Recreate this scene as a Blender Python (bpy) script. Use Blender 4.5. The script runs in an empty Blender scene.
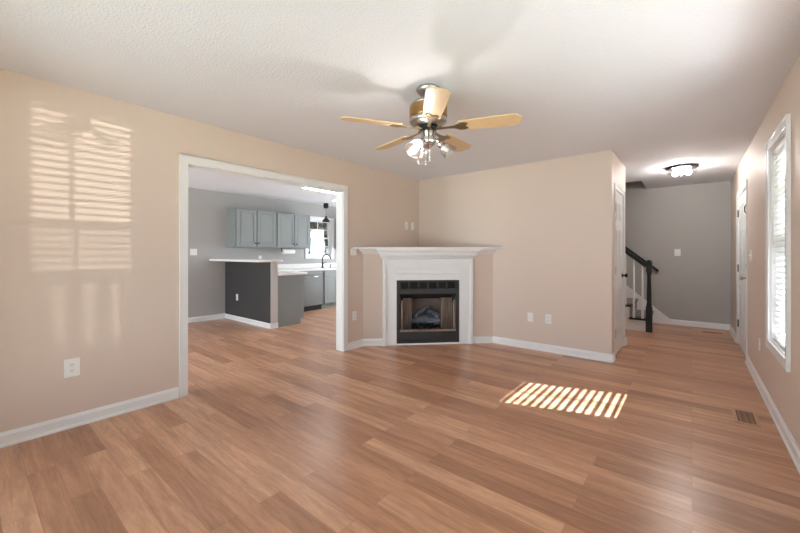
import bpy, bmesh, math, random
from mathutils import Vector, Matrix
random.seed(7)
PI = math.pi
SC = bpy.context.scene
COL = SC.collection
# ---------------------------------------------------------------- room dimensions (metres)
XL, XR = -3.45, 0.492          # living-room left / right wall faces
YB, YE = 4.735, 7.967          # back wall face, hall end wall face
XC, YC = -0.713, 5.82          # closet wall face, its far end
XK = -7.037                    # far kitchen wall face
YR = -0.45                     # wall behind the camera
H = 2.44

# ---------------------------------------------------------------- camera, world, sun, exposure
cam_data = bpy.data.cameras.new('camera')
cam_data.sensor_width = 36.0
cam_data.lens = 358.42 / 800 * 36
cam_data.shift_x = 0.00175
cam_data.shift_y = -0.01575
cam_data.clip_start = 0.02
cam = bpy.data.objects.new('camera', cam_data)
cam.location = (0, 0, 1.2453)
cam.rotation_euler = (PI / 2, 0, 0.686)
COL.objects.link(cam)
SC.camera = cam

SC.view_settings.view_transform = 'Standard'
SC.view_settings.look = 'None'
SC.view_settings.gamma = 1
SC.view_settings.use_curve_mapping = False
SC.view_settings.exposure = 0.31
SC.cycles.diffuse_bounces = 8
SC.cycles.max_bounces = 14
SC.cycles.transparent_max_bounces = 16

world = bpy.data.worlds.new('sky')
SC.world = world
world.use_nodes = True
wn = world.node_tree.nodes
bg = wn['Background']
bg.inputs['Color'].default_value = (0.80, 0.90, 1.0, 1)
bg.inputs['Strength'].default_value = 0.8


def lamp(name, kind, loc, direction, energy, color=(1, 1, 1), **kw):
    d = bpy.data.lights.new(name, kind)
    d.energy = energy
    d.color = color
    for k, v in kw.items():
        setattr(d, k, v)
    o = bpy.data.objects.new(name, d)
    o.location = loc
    o.rotation_euler = Vector(direction).to_track_quat('-Z', 'Y').to_euler()
    COL.objects.link(o)
    return o


lamp('sunlight', 'SUN', (6, 6, 6), (-1, -0.34, -0.69), 75.0, (1.0, 0.99, 1.0), angle=0.006)
# fill lamp added behind the camera, outside an invented patio door
lamp('rear_fill', 'AREA', (-1.5, YR - 2.0, 0.5), (0, 1, 0.30), 175.0, (0.69, 0.87, 1.0), shape='RECTANGLE', size=4.4, size_y=2.0)
# fill lamp added outside the unseen side window to brighten the ceiling
lamp('side_fill', 'AREA', (1.75, 1.35, 0.0), (-1, 0.25, 0.9), 125.0, (0.71, 0.90, 1.0), shape='RECTANGLE', size=2.9, size_y=1.6)
lamp('dining_fill', 'AREA', (-5.3, -1.16, 1.25), (0, 1, 0.1), 115.0, (0.88, 0.95, 1.0), shape='RECTANGLE', size=2.2, size_y=1.7)  # added fill for the kitchen, through an unseen dining window
lamp('pantry_fill', 'AREA', (-5.2, 7.5, 1.2), (0, -1, 0.05), 135.0, (0.88, 0.96, 1.0), shape='RECTANGLE', size=2.0, size_y=1.7)  # added fill from the north side of the kitchen, source unseen
# low glare off a parked car in the drive, thrown in through the blind
lamp('driveway_glare', 'SPOT', (23.1, 22.05, 0.56), (-22.6, -18.25, 1.11), 30000.0, (1.0, 0.93, 0.84), spot_size=0.085, spot_blend=0.1, shadow_soft_size=0.06)

# ---------------------------------------------------------------- materials


def srgb(c):
    return tuple((v / 255 / 12.92) if v / 255 <= 0.04045 else ((v / 255 + 0.055) / 1.055) ** 2.4 for v in c) + (1.0,)


def N(nt, typ, **kw):
    n = nt.nodes.new(typ)
    for k, v in kw.items():
        setattr(n, k, v)
    return n


def mat(name, rgb, rough=0.5, metal=0.0, spec=0.5, noise=0.0, nscale=6.0, bump=0.0, bscale=200.0, emit=0.0, stretch=(1, 1, 1)):
    m = bpy.data.materials.new(name)
    m.use_nodes = True
    nt = m.node_tree
    p = nt.nodes['Principled BSDF']
    p.inputs['Roughness'].default_value = rough
    p.inputs['Metallic'].default_value = metal
    p.inputs['Specular IOR Level'].default_value = spec
    c = srgb(rgb)
    tc = N(nt, 'ShaderNodeTexCoord')
    mp = N(nt, 'ShaderNodeMapping')
    mp.inputs['Scale'].default_value = stretch
    nt.links.new(tc.outputs['Object'], mp.inputs['Vector'])
    nz = N(nt, 'ShaderNodeTexNoise')
    nz.inputs['Scale'].default_value = nscale
    nz.inputs['Detail'].default_value = 4
    nt.links.new(mp.outputs[0], nz.inputs['Vector'])
    mx = N(nt, 'ShaderNodeMix', data_type='RGBA')
    mx.inputs[6].default_value = tuple(v * (1 - noise) for v in c[:3]) + (1,)
    mx.inputs[7].default_value = tuple(min(1, v * (1 + noise)) for v in c[:3]) + (1,)
    nt.links.new(nz.outputs['Fac'], mx.inputs[0])
    nt.links.new(mx.outputs[2], p.inputs['Base Color'])
    if bump:
        bz = N(nt, 'ShaderNodeTexNoise')
        bz.inputs['Scale'].default_value = bscale
        bz.inputs['Detail'].default_value = 3
        nt.links.new(mp.outputs[0], bz.inputs['Vector'])
        bp = N(nt, 'ShaderNodeBump')
        bp.inputs['Strength'].default_value = bump
        bp.inputs['Distance'].default_value = 0.004
        nt.links.new(bz.outputs['Fac'], bp.inputs['Height'])
        nt.links.new(bp.outputs[0], p.inputs['Normal'])
    if emit:
        p.inputs['Emission Color'].default_value = c
        p.inputs['Emission Strength'].default_value = emit
    return m


def glass_mat(name, tint=(1, 1, 1), gloss=0.08, rough=0.02, diffuse=0.0):
    m = bpy.data.materials.new(name)
    m.use_nodes = True
    nt = m.node_tree
    nt.nodes.remove(nt.nodes['Principled BSDF'])
    out = nt.nodes['Material Output']
    t = N(nt, 'ShaderNodeBsdfTransparent')
    t.inputs[0].default_value = tint + (1,)
    g = N(nt, 'ShaderNodeBsdfGlossy')
    g.inputs['Roughness'].default_value = rough
    lw = N(nt, 'ShaderNodeLayerWeight')
    lw.inputs['Blend'].default_value = 0.25
    ml = N(nt, 'ShaderNodeMath', operation='MULTIPLY_ADD')
    nt.links.new(lw.outputs['Facing'], ml.inputs[0])
    ml.inputs[1].default_value = 0.32
    ml.inputs[2].default_value = gloss
    mx = N(nt, 'ShaderNodeMixShader')
    nt.links.new(ml.outputs[0], mx.inputs[0])
    nt.links.new(t.outputs[0], mx.inputs[1])
    nt.links.new(g.outputs[0], mx.inputs[2])
    last = mx
    if diffuse:
        d = N(nt, 'ShaderNodeBsdfTranslucent')
        d.inputs[0].default_value = (0.95, 0.93, 0.9, 1)
        m2 = N(nt, 'ShaderNodeMixShader')
        m2.inputs[0].default_value = diffuse
        nt.links.new(mx.outputs[0], m2.inputs[1])
        nt.links.new(d.outputs[0], m2.inputs[2])
        last = m2
    nt.links.new(last.outputs[0], out.inputs[0])
    return m


def floor_mat():
    m = bpy.data.materials.new('laminate_planks')
    m.use_nodes = True
    nt = m.node_tree
    L = nt.links.new
    p = nt.nodes['Principled BSDF']
    tc = N(nt, 'ShaderNodeTexCoord')
    br = N(nt, 'ShaderNodeTexBrick')
    br.offset = 0.37
    br.offset_frequency = 2
    br.inputs['Scale'].default_value = 1.0
    br.inputs['Brick Width'].default_value = 1.22
    br.inputs['Row Height'].default_value = 0.118
    br.inputs['Mortar Size'].default_value = 0.0009
    br.inputs['Mortar Smooth'].default_value = 0.0
    br.inputs['Bias'].default_value = 0.0
    br.inputs['Color1'].default_value = (0, 0, 0, 1)
    br.inputs['Color2'].default_value = (1, 1, 1, 1)
    br.inputs['Mortar'].default_value = (0.2, 0.2, 0.2, 1)
    L(tc.outputs['Object'], br.inputs['Vector'])
    # long grain, offset per plank
    mp = N(nt, 'ShaderNodeMapping')
    mp.inputs['Scale'].default_value = (1.1, 11, 1)
    sc = N(nt, 'ShaderNodeVectorMath', operation='SCALE')
    sc.inputs['Scale'].default_value = 9.0
    L(br.outputs['Color'], sc.inputs[0])
    ad = N(nt, 'ShaderNodeVectorMath', operation='ADD')
    L(tc.outputs['Object'], ad.inputs[0])
    L(sc.outputs[0], ad.inputs[1])
    L(ad.outputs[0], mp.inputs['Vector'])
    n1 = N(nt, 'ShaderNodeTexNoise')
    n1.inputs['Scale'].default_value = 2.2
    n1.inputs['Detail'].default_value = 6
    n1.inputs['Roughness'].default_value = 0.62
    n1.inputs['Distortion'].default_value = 0.6
    L(mp.outputs[0], n1.inputs['Vector'])
    mp2 = N(nt, 'ShaderNodeMapping')
    mp2.inputs['Scale'].default_value = (9, 60, 1)
    L(ad.outputs[0], mp2.inputs['Vector'])
    n2 = N(nt, 'ShaderNodeTexNoise')
    n2.inputs['Scale'].default_value = 2.0
    n2.inputs['Detail'].default_value = 3
    L(mp2.outputs[0], n2.inputs['Vector'])
    # plank tone
    tone = N(nt, 'ShaderNodeValToRGB')
    tone.color_ramp.elements[0].color = srgb((168, 124, 98))
    tone.color_ramp.elements[1].color = srgb((212, 169, 139))
    e = tone.color_ramp.elements.new(0.5)
    e.color = srgb((195, 149, 120))
    L(br.outputs['Color'], tone.inputs[0])
    gr = N(nt, 'ShaderNodeValToRGB')
    gr.color_ramp.elements[0].position = 0.30
    gr.color_ramp.elements[0].color = (0.71, 0.66, 0.63, 1)
    gr.color_ramp.elements[1].position = 0.68
    gr.color_ramp.elements[1].color = (1.14, 1.13, 1.11, 1)
    L(n1.outputs['Fac'], gr.inputs[0])
    mu = N(nt, 'ShaderNodeMix', data_type='RGBA', blend_type='MULTIPLY')
    mu.inputs[0].default_value = 1.0
    L(tone.outputs[0], mu.inputs[6])
    L(gr.outputs[0], mu.inputs[7])
    g2 = N(nt, 'ShaderNodeValToRGB')
    g2.color_ramp.elements[0].position = 0.35
    g2.color_ramp.elements[0].color = (0.90, 0.88, 0.86, 1)
    g2.color_ramp.elements[1].position = 0.6
    g2.color_ramp.elements[1].color = (1.0, 1.0, 1.0, 1)
    L(n2.outputs['Fac'], g2.inputs[0])
    mu2 = N(nt, 'ShaderNodeMix', data_type='RGBA', blend_type='MULTIPLY')
    mu2.inputs[0].default_value = 0.8
    L(mu.outputs[2], mu2.inputs[6])
    L(g2.outputs[0], mu2.inputs[7])
    seam = N(nt, 'ShaderNodeMix', data_type='RGBA', blend_type='MULTIPLY')
    L(br.outputs['Fac'], seam.inputs[0])
    L(mu2.outputs[2], seam.inputs[6])
    seam.inputs[7].default_value = (0.72, 0.68, 0.66, 1)
    L(seam.outputs[2], p.inputs['Base Color'])
    p.inputs['Roughness'].default_value = 0.30
    p.inputs['Specular IOR Level'].default_value = 0.5
    bp = N(nt, 'ShaderNodeBump')
    bp.inputs['Strength'].default_value = 0.03
    bp.inputs['Distance'].default_value = 0.002
    L(n2.outputs['Fac'], bp.inputs['Height'])
    L(bp.outputs[0], p.inputs['Normal'])
    return m


def ceiling_mat():
    m = mat('knockdown_ceiling', (227, 228, 233), 0.9, spec=0.1)
    nt = m.node_tree
    p = nt.nodes['Principled BSDF']
    tc = N(nt, 'ShaderNodeTexCoord')
    nz = N(nt, 'ShaderNodeTexNoise')
    nz.inputs['Scale'].default_value = 75
    nz.inputs['Detail'].default_value = 3
    nz.inputs['Roughness'].default_value = 0.55
    nt.links.new(tc.outputs['Object'], nz.inputs['Vector'])
    rp = N(nt, 'ShaderNodeValToRGB')
    rp.color_ramp.elements[0].position = 0.42
    rp.color_ramp.elements[1].position = 0.6
    nt.links.new(nz.outputs['Fac'], rp.inputs[0])
    bp = N(nt, 'ShaderNodeBump')
    bp.inputs['Strength'].default_value = 0.35
    bp.inputs['Distance'].default_value = 0.004
    nt.links.new(rp.outputs[0], bp.inputs['Height'])
    nt.links.new(bp.outputs[0], p.inputs['Normal'])
    return m


M = {}
M['floor'] = floor_mat()
M['ceiling'] = ceiling_mat()
M['peach'] = mat('peach_paint', (216, 200, 188), 0.55, spec=0.3, noise=0.015, nscale=1.5, bump=0.05, bscale=260)
M['grey_wall'] = mat('grey_paint', (175, 173, 171), 0.6, spec=0.3, noise=0.015, nscale=1.5, bump=0.05, bscale=260)
M['trim'] = mat('white_trim_paint', (232, 233, 234), 0.35, noise=0.01)
M['door'] = mat('white_door_paint', (230, 231, 232), 0.35, noise=0.01)
M['endpost'] = mat('pale_grey_post_paint', (205, 204, 202), 0.5)
M['porchwood'] = mat('stained_porch_ceiling', (126, 112, 98), 0.7, noise=0.1, stretch=(1, 14, 1))
M['plastic'] = mat('white_plastic', (236, 236, 234), 0.35)
M['slot'] = mat('outlet_slot', (70, 68, 66), 0.6)
M['black_paint'] = mat('black_satin_paint', (22, 21, 21), 0.5, noise=0.1)
M['chalk'] = mat('black_wall_panel', (62, 62, 63), 0.42, noise=0.12, nscale=2.5, stretch=(1, 1, 0.4))
M['cabinet'] = mat('grey_green_cabinet_paint', (136, 142, 142), 0.4, noise=0.03)
M['counter'] = mat('white_counter', (236, 236, 234), 0.2, noise=0.02, nscale=12)
M['steel'] = mat('stainless_steel', (122, 124, 125), 0.42, metal=0.6, noise=0.03, stretch=(40, 1, 1))
M['chrome'] = mat('chrome', (215, 215, 218), 0.12, metal=1.0)
M['nickel'] = mat('brushed_nickel', (180, 178, 174), 0.28, metal=1.0)
M['pewter'] = mat('aged_brass', (150, 128, 100), 0.3, metal=0.85)
M['brass'] = mat('antique_brass', (178, 142, 92), 0.22, metal=1.0, noise=0.1)
M['bronze'] = mat('dark_bronze', (45, 40, 38), 0.35, metal=0.6)
M['hinge'] = mat('hinge_metal', (110, 106, 100), 0.35, metal=0.8)
M['oak'] = mat('oak_blade', (214, 184, 142), 0.4, noise=0.16, nscale=5, stretch=(2, 26, 26))
M['iron'] = mat('black_fireplace_metal', (52, 53, 55), 0.45, noise=0.1)
M['slotdark'] = mat('dark_recess', (22, 22, 23), 0.7)
M['firebrick'] = mat('firebrick_panel', (158, 140, 130), 0.85, noise=0.2, nscale=14, bump=0.4, bscale=60)
M['curtain'] = mat('woven_fire_screen', (150, 132, 120), 0.6, metal=0.3, noise=0.15, nscale=40)
M['log'] = mat('ceramic_log', (98, 104, 112), 0.9, noise=0.85, nscale=22, bump=0.7, bscale=60)
M['ember'] = mat('lava_rock', (52, 50, 50), 0.95, noise=0.4, nscale=40, bump=0.8, bscale=90)
M['carpet'] = mat('grey_stair_carpet', (150, 147, 144), 0.95, spec=0.1, noise=0.25, nscale=120, bump=0.5, bscale=300)
M['ventwood'] = mat('oak_vent', (188, 152, 112), 0.45, noise=0.08, nscale=8, stretch=(12, 2, 2))
M['ventdark'] = mat('vent_louvre', (132, 100, 76), 0.5, noise=0.1)
M['glass'] = glass_mat('window_glass')
ms = bpy.data.materials.new('insect_screen')
ms.use_nodes = True
nt_ = ms.node_tree
nt_.nodes['Principled BSDF'].inputs['Base Color'].default_value = (0.03, 0.03, 0.03, 1)
tr_ = nt_.nodes.new('ShaderNodeBsdfTransparent')
mx_ = nt_.nodes.new('ShaderNodeMixShader')
mx_.inputs[0].default_value = 0.55
nt_.links.new(tr_.outputs[0], mx_.inputs[1])
nt_.links.new(nt_.nodes['Principled BSDF'].outputs[0], mx_.inputs[2])
nt_.links.new(mx_.outputs[0], nt_.nodes['Material Output'].inputs[0])
M['insect_screen'] = ms
M['clear'] = glass_mat('clear_shade_glass', (0.97, 0.97, 0.97), 0.10)
M['frost'] = glass_mat('ribbed_shade_glass', (0.97, 0.96, 0.94), 0.08, 0.1, 0.15)
M['bulb'] = mat('lit_bulb', (252, 249, 252), 0.4, emit=620.0)
M['bulb_dim'] = mat('unlit_bulb_glass', (236, 232, 224), 0.15)
M['hall_bulb'] = mat('lit_hall_bulb', (255, 250, 243), 0.4, emit=265.0)
M['tube_light'] = mat('lit_diffuser', (255, 252, 248), 0.5, emit=22.0)
M['blind'] = mat('white_blind', (226, 228, 230), 0.5)
M['paper'] = mat('paper_towel', (240, 240, 238), 0.9, bump=0.2, bscale=120)
M['siding'] = mat('pale_siding', (166, 178, 190), 0.7, noise=0.03)
M['bluesiding'] = mat('blue_grey_siding', (150, 172, 190), 0.7, noise=0.03)
M['roof'] = mat('shingle', (112, 108, 106), 0.9, noise=0.2, nscale=20)
M['darkglass'] = mat('dark_house_glass', (60, 68, 76), 0.1)
M['bark'] = mat('bark', (84, 70, 60), 0.95, noise=0.3, nscale=10)
M['leaf'] = mat('autumn_leaf', (104, 92, 66), 0.8, noise=0.3, nscale=8)
M['lawn'] = mat('lawn', (120, 122, 96), 0.95, noise=0.2, nscale=3)
M['concrete'] = mat('concrete', (190, 187, 182), 0.9, noise=0.06)

# ---------------------------------------------------------------- mesh builder


class MB:
    def __init__(s):
        s.bm = bmesh.new()

    def quadmesh(s, vs, fs, smooth=False):
        v = [s.bm.verts.new(p) for p in vs]
        for f in fs:
            try:
                fc = s.bm.faces.new([v[i] for i in f])
                fc.smooth = smooth
            except ValueError:
                pass
        return s

    def box(s, x0, x1, y0, y1, z0, z1, mtx=None):
        x0, x1 = sorted((x0, x1)); y0, y1 = sorted((y0, y1)); z0, z1 = sorted((z0, z1))
        vs = [Vector((x, y, z)) for z in (z0, z1) for y in (y0, y1) for x in (x0, x1)]
        if mtx is not None:
            vs = [mtx @ v for v in vs]
        return s.quadmesh(vs, [(0, 2, 3, 1), (4, 5, 7, 6), (0, 1, 5, 4), (2, 6, 7, 3), (0, 4, 6, 2), (1, 3, 7, 5)])

    def prism(s, pts, z0, z1, mtx=None):          # polygon in xy extruded along z
        n = len(pts)
        vs = [Vector((p[0], p[1], z0)) for p in pts] + [Vector((p[0], p[1], z1)) for p in pts]
        if mtx is not None:
            vs = [mtx @ v for v in vs]
        fs = [tuple(range(n - 1, -1, -1)), tuple(range(n, 2 * n))]
        fs += [(i, (i + 1) % n, n + (i + 1) % n, n + i) for i in range(n)]
        return s.quadmesh(vs, fs)

    def lathe(s, prof, c=(0, 0, 0), seg=28, mtx=None, cap=True):   # prof: (r, z) about z
        vs, fs = [], []
        n = len(prof)
        for k in range(seg):
            a = 2 * PI * k / seg
            for r, z in prof:
                vs.append(Vector((r * math.cos(a), r * math.sin(a), z)))
        if mtx is not None:
            vs = [mtx @ v for v in vs]
        vs = [v + Vector(c) for v in vs]
        for k in range(seg):
            k2 = (k + 1) % seg
            for i in range(n - 1):
                fs.append((k * n + i, k2 * n + i, k2 * n + i + 1, k * n + i + 1))
        s.quadmesh(vs, fs, True)
        if cap:
            for i in (0, n - 1):
                if prof[i][0] > 1e-5:
                    r, z = prof[i]
                    ring = [Vector((r * math.cos(2 * PI * k / seg), r * math.sin(2 * PI * k / seg), z)) for k in range(seg)]
                    if mtx is not None:
                        ring = [mtx @ v for v in ring]
                    ring = [v + Vector(c) for v in ring]
                    s.quadmesh(ring, [tuple(range(seg))])
        return s

    def tube(s, pts, r, seg=10, radii=None):
        pts = [Vector(p) for p in pts]
        rings = []
        up = Vector((0, 0, 1))
        prev = None
        for i, p in enumerate(pts):
            t = (pts[min(i + 1, len(pts) - 1)] - pts[max(i - 1, 0)]).normalized()
            if prev is None:
                a = t.cross(up)
                if a.length < 1e-3:
                    a = t.cross(Vector((1, 0, 0)))
                a.normalize()
            else:
                a = (prev - t * prev.dot(t)).normalized()
            prev = a
            b = t.cross(a)
            rr = radii[i] if radii else r
            rings.append([p + a * rr * math.cos(2 * PI * k / seg) + b * rr * math.sin(2 * PI * k / seg) for k in range(seg)])
        vs = [v for ring in rings for v in ring]
        fs = []
        for i in range(len(pts) - 1):
            for k in range(seg):
                k2 = (k + 1) % seg
                fs.append((i * seg + k, i * seg + k2, (i + 1) * seg + k2, (i + 1) * seg + k))
        s.quadmesh(vs, fs, True)
        s.quadmesh(rings[0], [tuple(range(seg - 1, -1, -1))])
        s.quadmesh(rings[-1], [tuple(range(seg))])
        return s

    def sphere(s, c, r, sx=1, sy=1, sz=1, seg=16, rings=10):
        prof = [(r * math.sin(PI * i / rings), -r * math.cos(PI * i / rings)) for i in range(rings + 1)]
        return s.lathe(prof, c, seg, Matrix.Diagonal((sx, sy, sz, 1)), cap=False)

    def run(s, a, b, prof, nrm):       # profile (out, z) extruded from a to b (xy points), nrm = outward xy
        vs = []
        n = len(prof)
        for p in (a, b):
            for o, z in prof:
                vs.append(Vector((p[0] + nrm[0] * o, p[1] + nrm[1] * o, z)))
        fs = [tuple(range(n)), tuple(range(2 * n - 1, n - 1, -1))]
        fs += [(i, n + i, n + (i + 1) % n, (i + 1) % n) for i in range(n)]
        return s.quadmesh(vs, fs)

    def build(s, name, m, parent=None, bevel=0.0, origin=None):
        bmesh.ops.remove_doubles(s.bm, verts=s.bm.verts, dist=1e-6)
        bmesh.ops.recalc_face_normals(s.bm, faces=s.bm.faces)
        me = bpy.data.meshes.new(name)
        if origin is not None:
            bmesh.ops.translate(s.bm, verts=s.bm.verts, vec=-Vector(origin))
        s.bm.to_mesh(me)
        s.bm.free()
        me.materials.append(M[m] if isinstance(m, str) else m)
        o = bpy.data.objects.new(name, me)
        COL.objects.link(o)
        if origin is not None:
            o.location = origin
        if parent is not None:
            o.parent = parent
        if bevel:
            b = o.modifiers.new('bevel', 'BEVEL')
            b.width = bevel
            b.segments = 2
            b.limit_method = 'ANGLE'
            b.angle_limit = math.radians(50)
        return o


def box(*a):
    return MB().box(*a)


def struct(o):
    o['kind'] = 'structure'
    return o


def tag(o, label, cat, group=None):
    o['label'] = label
    o['category'] = cat
    if group:
        o['group'] = group
    return o


def thing(name, label, cat, loc=(0, 0, 0), rotz=0.0, group=None):
    o = bpy.data.objects.new(name, None)
    o.empty_display_size = 0.1
    o.location = loc
    o.rotation_euler = (0, 0, rotz)
    COL.objects.link(o)
    return tag(o, label, cat, group)


def sempty(name, loc=(0, 0, 0), rotz=0.0):
    o = bpy.data.objects.new(name, None)
    o.location = loc
    o.rotation_euler = (0, 0, rotz)
    COL.objects.link(o)
    return struct(o)


def copy_tree(o, parent=None):
    c = o.copy()
    COL.objects.link(c)
    c.parent = parent
    for ch in [x for x in bpy.data.objects if x.parent == o]:
        copy_tree(ch, c)
    return c


# ---------------------------------------------------------------- structure: floor, ceiling, walls
struct(MB().box(XK - 0.12, XR + 0.14, -1.12, YE + 0.12, -0.12, 0).build('floor', 'floor'))
HX, HY = -0.64, 7.05          # stairwell opening in the ceiling
m = MB()
m.box(XK - 0.12, XR + 0.14, -1.12, HY, H, H + 0.22)
m.box(HX, XR + 0.14, HY, YE + 0.12, H, H + 0.22)
m.box(XK - 0.12, -3.57, HY, YE + 0.12, H, H + 0.22)
struct(m.build('ceiling', 'ceiling'))

# left wall with the cased opening to the kitchen
OY0, OY1, OZ = 1.262, 3.095, 2.052
XLo = XL - 0.12
m = MB()
m.box(XLo, XL, -1.0, OY0, 0, H)
m.box(XLo, XL, OY1, YE, 0, H)
m.box(XLo, XL, OY0, OY1, OZ, H)
o = struct(m.build('wall_left', 'peach'))
o.data.materials.append(M['grey_wall'])
for f in o.data.polygons:
    if f.normal.x < -0.9:
        f.material_index = 1
struct(MB().box(XL, XC - 0.12, YB, YB + 0.12, 0, H).build('wall_back', 'peach'))
# closet wall with the closet door
CY0, CY1, CZ = 4.96, 5.64, 2.035
m = MB()
m.box(XC - 0.12, XC, YB, CY0, 0, H)
m.box(XC - 0.12, XC, CY1, YC, 0, H)
m.box(XC - 0.12, XC, CY0, CY1, CZ, H)
m.box(XL, XC - 0.12, YC - 0.12, YC, 0, H)
struct(m.build('wall_closet', 'peach'))
# right wall with window and front door
WY0, WY1, WZ0, WZ1 = 3.44, 4.14, 0.545, 2.085
DY0, DY1, DZ = 5.765, 6.815, 2.04
XRo = XR + 0.14
m = MB()
VY0, VY1, VZ0, VZ1 = 0.20, 2.85, 1.22, 2.085  # unseen side opening, added to admit the fill lamp
m.box(XR, XRo, YR - 0.12, VY0, 0, H)
m.box(XR, XRo, VY0, VY1, 0, VZ0)
m.box(XR, XRo, VY0, VY1, VZ1, H)
m.box(XR, XRo, VY1, WY0, 0, H)
m.box(XR, XRo, WY0, WY1, 0, WZ0)
m.box(XR, XRo, WY0, WY1, WZ1, H)
m.box(XR, XRo, WY1, DY0, 0, H)
m.box(XR, XRo, DY0, DY1, DZ, H)
m.box(XR, XRo, DY1, YE, 0, H)
struct(m.build('wall_right', 'peach'))
# hall end wall, running up the stairwell
struct(MB().box(XL, XRo, YE, YE + 0.12, 0, 5.0).build('wall_end', 'grey_wall'))
# upstairs part of the stairwell
m = MB()
m.box(HX, HX + 0.12, HY - 0.12, YE, H + 0.22, 5.0)
m.box(XLo, HX, HY - 0.12, HY, H + 0.22, 5.0)
m.box(XLo, XL, HY, YE + 0.12, H, 5.0)
m.box(XLo, HX + 0.12, HY - 0.12, YE + 0.12, 5.0, 5.1)
struct(m.build('wall_stairwell', 'grey_wall'))
# wall behind the camera with an opening added for the fill lamp
m = MB()
m.box(XLo, -2.8, YR - 0.12, YR, 0, H)
m.box(-0.2, XR, YR - 0.12, YR, 0, H)
m.box(-2.8, -0.2, YR - 0.12, YR, 2.05, H)
m.box(-2.8, -0.2, YR - 0.12, YR, 0, 0.1)
struct(m.build('wall_rear', 'peach'))
# kitchen walls
KY0, KY1, KZ0, KZ1 = 5.19, 5.92, 1.20, 2.07
m = MB()
m.box(XK - 0.12, XK, -1.0, KY0, 0, H)
m.box(XK - 0.12, XK, KY0, KY1, 0, KZ0)
m.box(XK - 0.12, XK, KY0, KY1, KZ1, H)
m.box(XK - 0.12, XK, KY1, 7.42, 0, H)
struct(m.build('wall_kitchen', 'grey_wall'))
m = MB()
m.box(XK - 0.12, -6.4, -1.12, -1.0, 0, H)
m.box(-4.2, XLo, -1.12, -1.0, 0, H)
m.box(-6.4, -4.2, -1.12, -1.0, 2.1, H)
m.box(-6.4, -4.2, -1.12, -1.0, 0, 0.4)
struct(m.build('wall_dining', 'grey_wall'))
m = MB()
m.box(XK, -6.2, 7.3, 7.42, 0, H)
m.box(-4.2, XLo, 7.3, 7.42, 0, H)
m.box(-6.2, -4.2, 7.3, 7.42, 2.08, H)
m.box(-6.2, -4.2, 7.3, 7.42, 0, 0.3)
struct(m.build('wall_pantry', 'grey_wall'))

# diagonal chimney breast below the mantel, local frame: x along wall, -y to the room
FO = (XL, 3.4525, 0)
FL = 1.815
FX0, FX1, FZ = 0.456, 1.333, 0.885
m = MB()
m.box(0.0, FX0, 0, 0.10, 0, 1.31)
m.box(FX1, FL, 0, 0.10, 0, 1.31)
m.box(FX0, FX1, 0, 0.10, FZ, 1.31)
o = struct(m.build('wall_chimney', 'peach'))
o.location = FO
o.rotation_euler = (0, 0, PI / 4)

# half wall of the breakfast bar, black panel on its dining side
PX1, PY0, PY1, PZ = -5.42, 3.27, 3.39, 1.112
struct(MB().box(XK, PX1, PY0, PY1, 0, PZ).build('wall_bar', 'grey_wall'))
struct(MB().box(XK + 0.002, PX1 - 0.003, PY0 - 0.008, PY0, 0.085, PZ - 0.002).build('trim_8', 'chalk'))

struct(MB().box(PX1, PX1 + 0.008, PY0 - 0.008, PY1, 0.085, PZ - 0.002).build('trim_9', 'endpost'))
# ---------------------------------------------------------------- baseboards and trim
BB = [(0, 0), (0.022, 0), (0.022, 0.012), (0.014, 0.022), (0.014, 0.072), (0.009, 0.083), (0.006, 0.092), (0, 0.092)]


def baseboard(name, runs):
    m = MB()
    for a, b, n in runs:
        m.run(a, b, BB, n)
    return struct(m.build(name, 'trim'))


R2 = math.sqrt(0.5)


def diag(s, y=0.0):
    return (FO[0] + R2 * s - R2 * y, FO[1] + R2 * s + R2 * y)


baseboard('baseboard_left', [((XL, YR), (XL, 1.196), (1, 0)), ((XL, 3.161), (XL, 3.462), (1, 0))])
baseboard('baseboard_chimney', [(diag(-0.008), diag(0.262), (R2, -R2)), (diag(1.518), diag(FL + 0.008), (R2, -R2))])
baseboard('baseboard_back', [((-2.175, YB), (XC + 0.022, YB), (0, -1))])
baseboard('baseboard_closet', [((XC, YB - 0.022), (XC, 4.905), (1, 0)), ((XC, 5.711), (XC, YC + 0.022), (1, 0)), ((XC + 0.022, YC), (-3.4, YC), (0, 1))])
baseboard('baseboard_end', [((-0.30, YE), (XR, YE), (0, -1))])
baseboard('baseboard_right', [((XR, YR), (XR, 5.724), (-1, 0)), ((XR, 6.896), (XR, YE), (-1, 0))])
baseboard('baseboard_kitchen', [((XK, -1.0), (XK, PY0), (1, 0)), ((XK, PY0), (PX1 + 0.022, PY0), (0, -1)), ((PX1, PY0 - 0.022), (PX1, PY1 + 0.004), (1, 0))])


def casing(name, plane_x, nx, y0, y1, z1, w=0.066, z0=None, thick=0.018):
    """door or window casing on a wall x = plane_x, facing nx, around the opening y0..y1"""
    m = MB()
    a, b = plane_x, plane_x + nx * thick
    zb = 0 if z0 is None else z0
    m.box(a, b, y0 - w, y0, zb - (w if z0 is not None else 0), z1 + w)
    m.box(a, b, y1, y1 + w, zb - (w if z0 is not None else 0), z1 + w)
    m.box(a, b, y0, y1, z1, z1 + w)
    if z0 is not None:
        m.box(a, b, y0, y1, zb - w, zb)
    c = plane_x + nx * (thick + 0.005)     # raised outer band
    e = 0.014
    m.box(b, c, y0 - w, y0 - w + e, zb - (w if z0 is not None else 0), z1 + w)
    m.box(b, c, y1 + w - e, y1 + w, zb - (w if z0 is not None else 0), z1 + w)
    m.box(b, c, y0 - w + e, y1 + w - e, z1 + w - e, z1 + w)
    return m, name


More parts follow.
